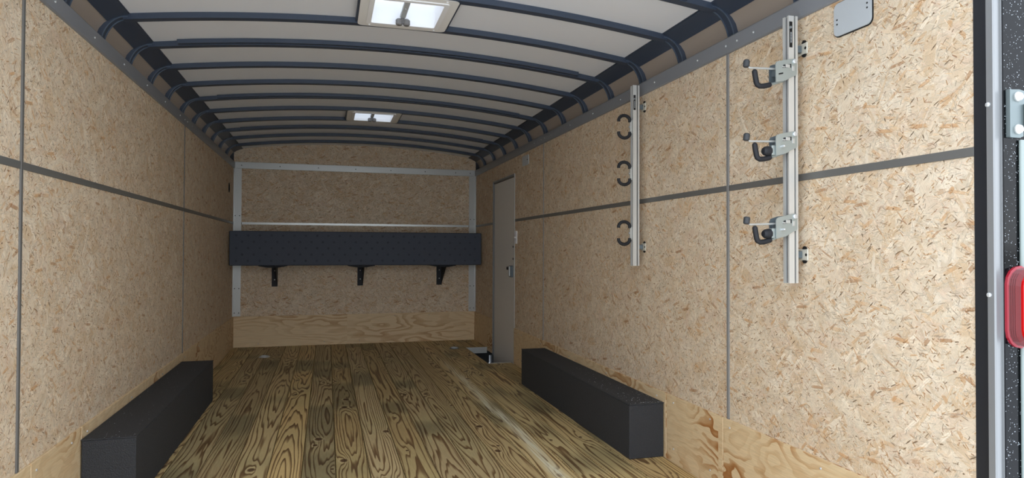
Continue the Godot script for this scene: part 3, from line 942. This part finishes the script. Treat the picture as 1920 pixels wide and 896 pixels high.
func clamps():
	# modelled about the middle clamp: x from the track, y from the clamp's middle
	var places := [[0.2435, "topmost metal clamp on the nearer track, with an empty slot and grey end cap", false], [0.0, "middle metal clamp on the nearer track, just above the wall's grey strip", true], [-0.2755, "lowest metal clamp on the nearer track, black rubber grip and roller", true]]
	for pl in places:
		var t := thing("tool_clamp", pl[1], "clamp", Vector3(1.17, 1.33 + pl[0], 5.115), "metal tool clamps on the nearer track")
		# local frame: subtract (1.17, 1.33, 5.115)
		var P := pv([-0.073, 0.022, -0.070, 0.029, -0.063, 0.0325, -0.018, 0.043, 0.003, 0.046, 0.008, 0.044, 0.010, 0.038, 0.009, -0.006, 0.006, -0.011, -0.006, -0.014, -0.034, -0.030, -0.072, -0.038])
		var hole := pv([-0.044, 0.022, -0.013, 0.027, -0.013, 0.014, -0.048, 0.011])
		var plate := put("face_plate", disc(P, 0.017, 0.021), M.zinc, t)
		put("plate_slot", disc(hole, 0.0211, 0.0216), M.groove, plate)
		put("slot_tab", bx(Vector3(-0.049, 0.0125, 0.0215), Vector3(-0.038, 0.0165, 0.0235), 0.0005), M.bright, plate)
		put("slot_tab", bx(Vector3(-0.036, 0.013, 0.0215), Vector3(-0.019, 0.024, 0.0232), 0.0005), M.bright, plate)
		put("slot_tab", bx(Vector3(-0.010, 0.004, 0.021), Vector3(-0.001, 0.021, 0.0225), 0.001), M.bright, plate)
		put("pivot_bolt", MB.new().lathe(pv([0.0085, 0.0, 0.0085, 0.004, 0.006, 0.006, 0.0, 0.006]), Vector3(0.0, 0.036, 0.021), Vector3(0, 0, 1), 6).mesh(), M.screw, plate)
		put("back_plate", disc(pv([-0.066, -0.03, -0.066, 0.019, -0.061, 0.029, -0.033, 0.038, 0.0, 0.041, 0.0, -0.02]), -0.025, -0.021), M.zinc_dull, t)
		put("spacer", bx(Vector3(-0.060, -0.012, -0.021), Vector3(-0.022, 0.012, 0.017), 0.002), M.zinc_dull, t)
		var wire := put("finger", MB.new().tube(PackedVector3Array([Vector3(-0.03, 0.013, 0.0), Vector3(-0.154, 0.008, 0.0), Vector3(-0.160, 0.0085, 0.0), Vector3(-0.165, 0.013, 0.0), Vector3(-0.167, 0.028, 0.0)]), 0.0036, 8).mesh(), M.bright, t)
		put("end_cap", MB.new().lathe(pv([0.0, -0.012, 0.008, -0.012, 0.0105, -0.009, 0.0105, 0.008, 0.008, 0.012, 0.0, 0.013]), Vector3(-0.171, 0.021, 0.0), Vector3(0.15, 1, 0), 12).mesh(), M.grey_rubber, wire)
		var arm := put("grip_arm", MB.new().tube(PackedVector3Array([Vector3(-0.03, -0.026, 0.0), Vector3(-0.085, -0.044, 0.0)]), 0.005, 8).mesh(), M.zinc, t)
		put("rubber_grip", MB.new().tube(PackedVector3Array([Vector3(-0.083, -0.0435, 0.0), Vector3(-0.105, -0.049, 0.0), Vector3(-0.120, -0.050, 0.0), Vector3(-0.129, -0.046, 0.0), Vector3(-0.133, -0.038, 0.0), Vector3(-0.137, -0.018, 0.0), Vector3(-0.1395, -0.004, 0.0)]), 0.0088, 10).mesh(), M.rubber, arm)
		if pl[2]:
			var r := put("roller_block", bx(Vector3(-0.083, -0.036, -0.014), Vector3(-0.062, -0.004, 0.014), 0.001), M.zinc, t)
			put("roller", MB.new().lathe(pv([0.0165, -0.001, 0.0165, 0.008, 0.015, 0.018, 0.010, 0.025, 0.0, 0.027]), Vector3(-0.083, -0.022, 0.0), Vector3(-1, 0.0, 0), 14).mesh(), M.rubber, r)
			put("adjusting_screw", MB.new().tube(PackedVector3Array([Vector3(-0.053, -0.008, 0.019), Vector3(-0.051, -0.0075, 0.033)]), 0.0042, 8).mesh(), M.screw, plate)
		else:
			put("plate_slot", disc(pv([-0.062, -0.013, -0.045, -0.009, -0.045, -0.004, -0.062, -0.008]), 0.0211, 0.0217), M.dark, plate)

func clips():
	var first: Node3D = null
	var labels := ["topmost black C-shaped clip on the farther aluminium track", "middle black C-shaped clip on the farther aluminium track, just above the grey wall strip", "lowest black C-shaped clip on the farther aluminium track, below the grey wall strip"]
	var ys := [1.599, 1.363, 1.062]
	for i in 3:
		if first:
			var c := first.duplicate()
			c.name = numbered("spring_clip")
			add_child(c, true)
			c.position = Vector3(1.152, ys[i], 3.952)
			tag(c, labels[i], "clip", "black C-shaped clips on the farther track")
			continue
		var t := thing("spring_clip", labels[i], "clip", Vector3(1.152, ys[i], 3.952), "black C-shaped clips on the farther track")
		first = t
		for s in [-1.0, 1.0]:
			var pts := PackedVector3Array()
			for j in 11:
				var a := deg_to_rad(lerpf(-14.0, 190.0, j / 10.0))
				pts.append(Vector3(-0.041 + 0.031 * cos(a), s * (0.031 + 0.026 * sin(a)), 0.0))
			put("padded_jaw", MB.new().tube(pts, 0.0085, 10, false).mesh(), M.rubber, t)
		var b := put("base_plate", bx(Vector3(-0.010, -0.034, -0.007), Vector3(0.0, 0.034, 0.007), 0.002), M.bright, t)
		put("screw", MB.new().lathe(pv([0.005, 0.0, 0.005, 0.003, 0.0, 0.005]), Vector3(-0.012, 0.0, 0.0), Vector3(-1, 0, 0), 8).mesh(), M.screw, b)

# ---------------- small fittings on the walls
func small_fittings():
	var a := thing("cover_plate", "large grey rounded cover plate high on the right wall beside the nearer track", "cover plate", Vector3(1.2215, 1.705, 5.338), "cover plates high on the right wall")
	var pl := PackedVector2Array()
	for q in rounded(0.052, 0.074, 0.018): pl.append(q)
	put("plate", MB.new().extrude(pl, 0, -0.007, 0.0).mesh(), M.plate, a)
	var g := PackedVector2Array()
	for q in rounded(0.055, 0.077, 0.02): g.append(q)
	put("gasket", MB.new().extrude(g, 0, -0.003, 0.0).mesh(), M.dark, a)
	for z in [-0.06, 0.06]:
		for y in [-0.008, 0.006]:
			put("screw", dome(0.003, Vector3(-0.007, y + z * 0.1, z), Vector3(-1, 0, 0)), M.dark, a)
	var b := thing("cover_plate", "small grey cover plate high on the right wall near the side door", "cover plate", Vector3(1.2215, 1.70, 1.88), "cover plates high on the right wall")
	var p2 := PackedVector2Array()
	for q in rounded(0.040, 0.085, 0.015): p2.append(q)
	put("plate", MB.new().extrude(p2, 0, -0.006, 0.0).mesh(), M.plate, b)
	put("screw", dome(0.005, Vector3(-0.006, 0, 0.06), Vector3(-1, 0, 0)), M.dark, b)
	var s := thing("light_switch", "white light switch plate beside the side door", "light switch", Vector3(1.2215, 1.08, 1.61))
	put("switch_plate", bx(Vector3(-0.007, -0.055, -0.030), Vector3(0, 0.055, 0.030), 0.002), M.white, s)
	put("toggle", bx(Vector3(-0.020, -0.008, -0.006), Vector3(-0.006, 0.004, 0.006), 0.002), M.white, s)
	var o := thing("wall_port", "small dark oval port in the left wall near the end wall", "wall port", Vector3(-1.2215, 1.548, 0.33))
	put("port_ring", MB.new().lathe(pv([0.034, 0.0, 0.034, 0.004, 0.026, 0.006, 0.024, 0.001]), Vector3.ZERO, Vector3(1, 0, 0), 18, Vector2(1.0, 1.35)).mesh(), M.dark, o)
	put("port_cap", MB.new().lathe(pv([0.025, 0.001, 0.0, 0.002]), Vector3.ZERO, Vector3(1, 0, 0), 18, Vector2(1.0, 1.35)).mesh(), M.rubber, o)

# ---------------- rear frame at the right edge of the photo
func rear_post():
	var t := structure("trim_20", "black rear jamb with bright aluminium edge at the right of the opening", "rear post")
	put("jamb", bx(Vector3(1.218, -0.3, 5.727), Vector3(1.31, 2.02, 5.777), 0.001), M.jamb, t)
	var e := put("edge_trim", MB.new().extrude(pv([1.240, 5.777, 1.197, 5.777, 1.197, 5.793, 1.200, 5.796, 1.216, 5.796, 1.216, 5.800, 1.240, 5.800]), 1, -0.3, 2.0).mesh(), M.edge, t)
	for y in [1.33, 0.873]:
		put("screw", dome(0.006, Vector3(1.1965, y, 5.781), Vector3(-1, 0, 0)), M.screw, e)
	put("corner_post", bx(Vector3(1.217, -0.3, 5.777), Vector3(1.42, 2.0, 5.802), 0.002), M.wet, t)
	var rng := RandomNumberGenerator.new()
	rng.seed = 5
	var mm := MultiMesh.new()
	mm.transform_format = MultiMesh.TRANSFORM_3D
	mm.mesh = dome(0.0016, Vector3.ZERO, Vector3(0, 0, 1), 7)
	mm.instance_count = 1000
	for i in 1000:
		mm.set_instance_transform(i, Transform3D(Basis().scaled(Vector3.ONE * rng.randf_range(0.25, 0.9)), Vector3(1.219 + rng.randf() * 0.09, rng.randf_range(0.4, 1.62), 5.802)))
	var o := MultiMeshInstance3D.new()
	o.name = "water_droplets"
	o.multimesh = mm
	o.material_override = M.drop
	o.set_meta("kind", "stuff")
	t.add_child(o, true)
	put("door_edge", bx(Vector3(1.264, -0.3, 5.802), Vector3(1.31, 1.245, 5.809), 0.002), M.seal, t)
	var h := thing("hinge_bracket", "galvanised hinge bracket with two domed bolts on the wet rear post", "hinge", Vector3(1.262, 1.305, 5.802))
	put("leaf", MB.new().extrude(pv([-0.033, 0.058, -0.033, -0.056, 0.0, -0.056, 0.012, -0.052, 0.012, 0.02, 0.03, 0.02, 0.03, 0.055, 0.0, 0.060]), 2, 0.0, 0.006).mesh(), M.hinge, h)
	put("leaf_lip", bx(Vector3(-0.037, -0.056, 0.0), Vector3(-0.033, 0.058, 0.012), 0.001), M.hinge, h)
	put("knuckle", MB.new().tube(PackedVector3Array([Vector3(0.02, -0.03, 0.01), Vector3(0.02, 0.025, 0.01)]), 0.009, 10, false).mesh(), M.hinge, h)
	for y in [0.042, -0.036]:
		put("bolt", MB.new().lathe(pv([0.012, 0.0, 0.012, 0.003, 0.009, 0.008, 0.004, 0.010, 0.0, 0.010]), Vector3(-0.006, y, 0.006), Vector3(0, 0, 1), 14).mesh(), M.track, h)
	var l := thing("tail_light", "red oval tail lamp on the wet black rear post below the hinge", "tail light", Vector3(1.264, 0.845, 5.802))
	var base := rounded(0.046, 0.098, 0.043)
	var wide := rounded(0.0435, 0.093, 0.041)
	var slim := rounded(0.0415, 0.091, 0.039)
	var lip := rounded(0.036, 0.084, 0.034)
	var inner := rounded(0.032, 0.078, 0.030)
	put("lamp_flange", loft([base, base, wide], [0.0, 0.006, 0.008]), M.pink, l)
	var walls_ := []
	var zs := []
	for k in 4:
		walls_.append_array([wide, slim])
		zs.append_array([0.008 + 0.005 * k, 0.0105 + 0.005 * k])
	walls_.append(lip)
	zs.append(0.031)
	put("ridged_side", loft(walls_, zs), M.red_dark, l)
	var le := put("lens", loft([lip, lip, inner], [0.030, 0.036, 0.038]), M.red, l)
	put("lens_lip", loft([inner, inner], [0.037, 0.041]), M.red, le)
	put("reversing_lens", MB.new().extrude(pv([-0.028, -0.060, -0.022, -0.070, -0.012, -0.074, 0.012, -0.074, 0.022, -0.070, 0.028, -0.060, 0.028, 0.0, -0.028, -0.040]), 2, 0.0405, 0.0425).mesh(), M.lens_clear, le)

func loft(rings: Array, zs: Array) -> ArrayMesh:
	var mb := MB.new()
	for i in rings.size() - 1:
		var a: PackedVector2Array = rings[i]
		var b: PackedVector2Array = rings[i + 1]
		for k in a.size():
			var k2 := (k + 1) % a.size()
			var m := (a[k] + a[k2]) / 2
			mb.flat(Vector3(a[k].x, a[k].y, zs[i]), Vector3(a[k2].x, a[k2].y, zs[i]), Vector3(b[k2].x, b[k2].y, zs[i + 1]), Vector3(b[k].x, b[k].y, zs[i + 1]), Vector3(m.x, m.y, 0.05))
	var last: PackedVector2Array = rings[rings.size() - 1]
	for k in range(1, last.size() - 1):
		var z: float = zs[zs.size() - 1]
		mb.tri(Vector3(last[0].x, last[0].y, z), Vector3(last[k].x, last[k].y, z), Vector3(last[k + 1].x, last[k + 1].y, z), Vector3(0, 0, 1), Vector3(0, 0, 1), Vector3(0, 0, 1))
	return mb.mesh()
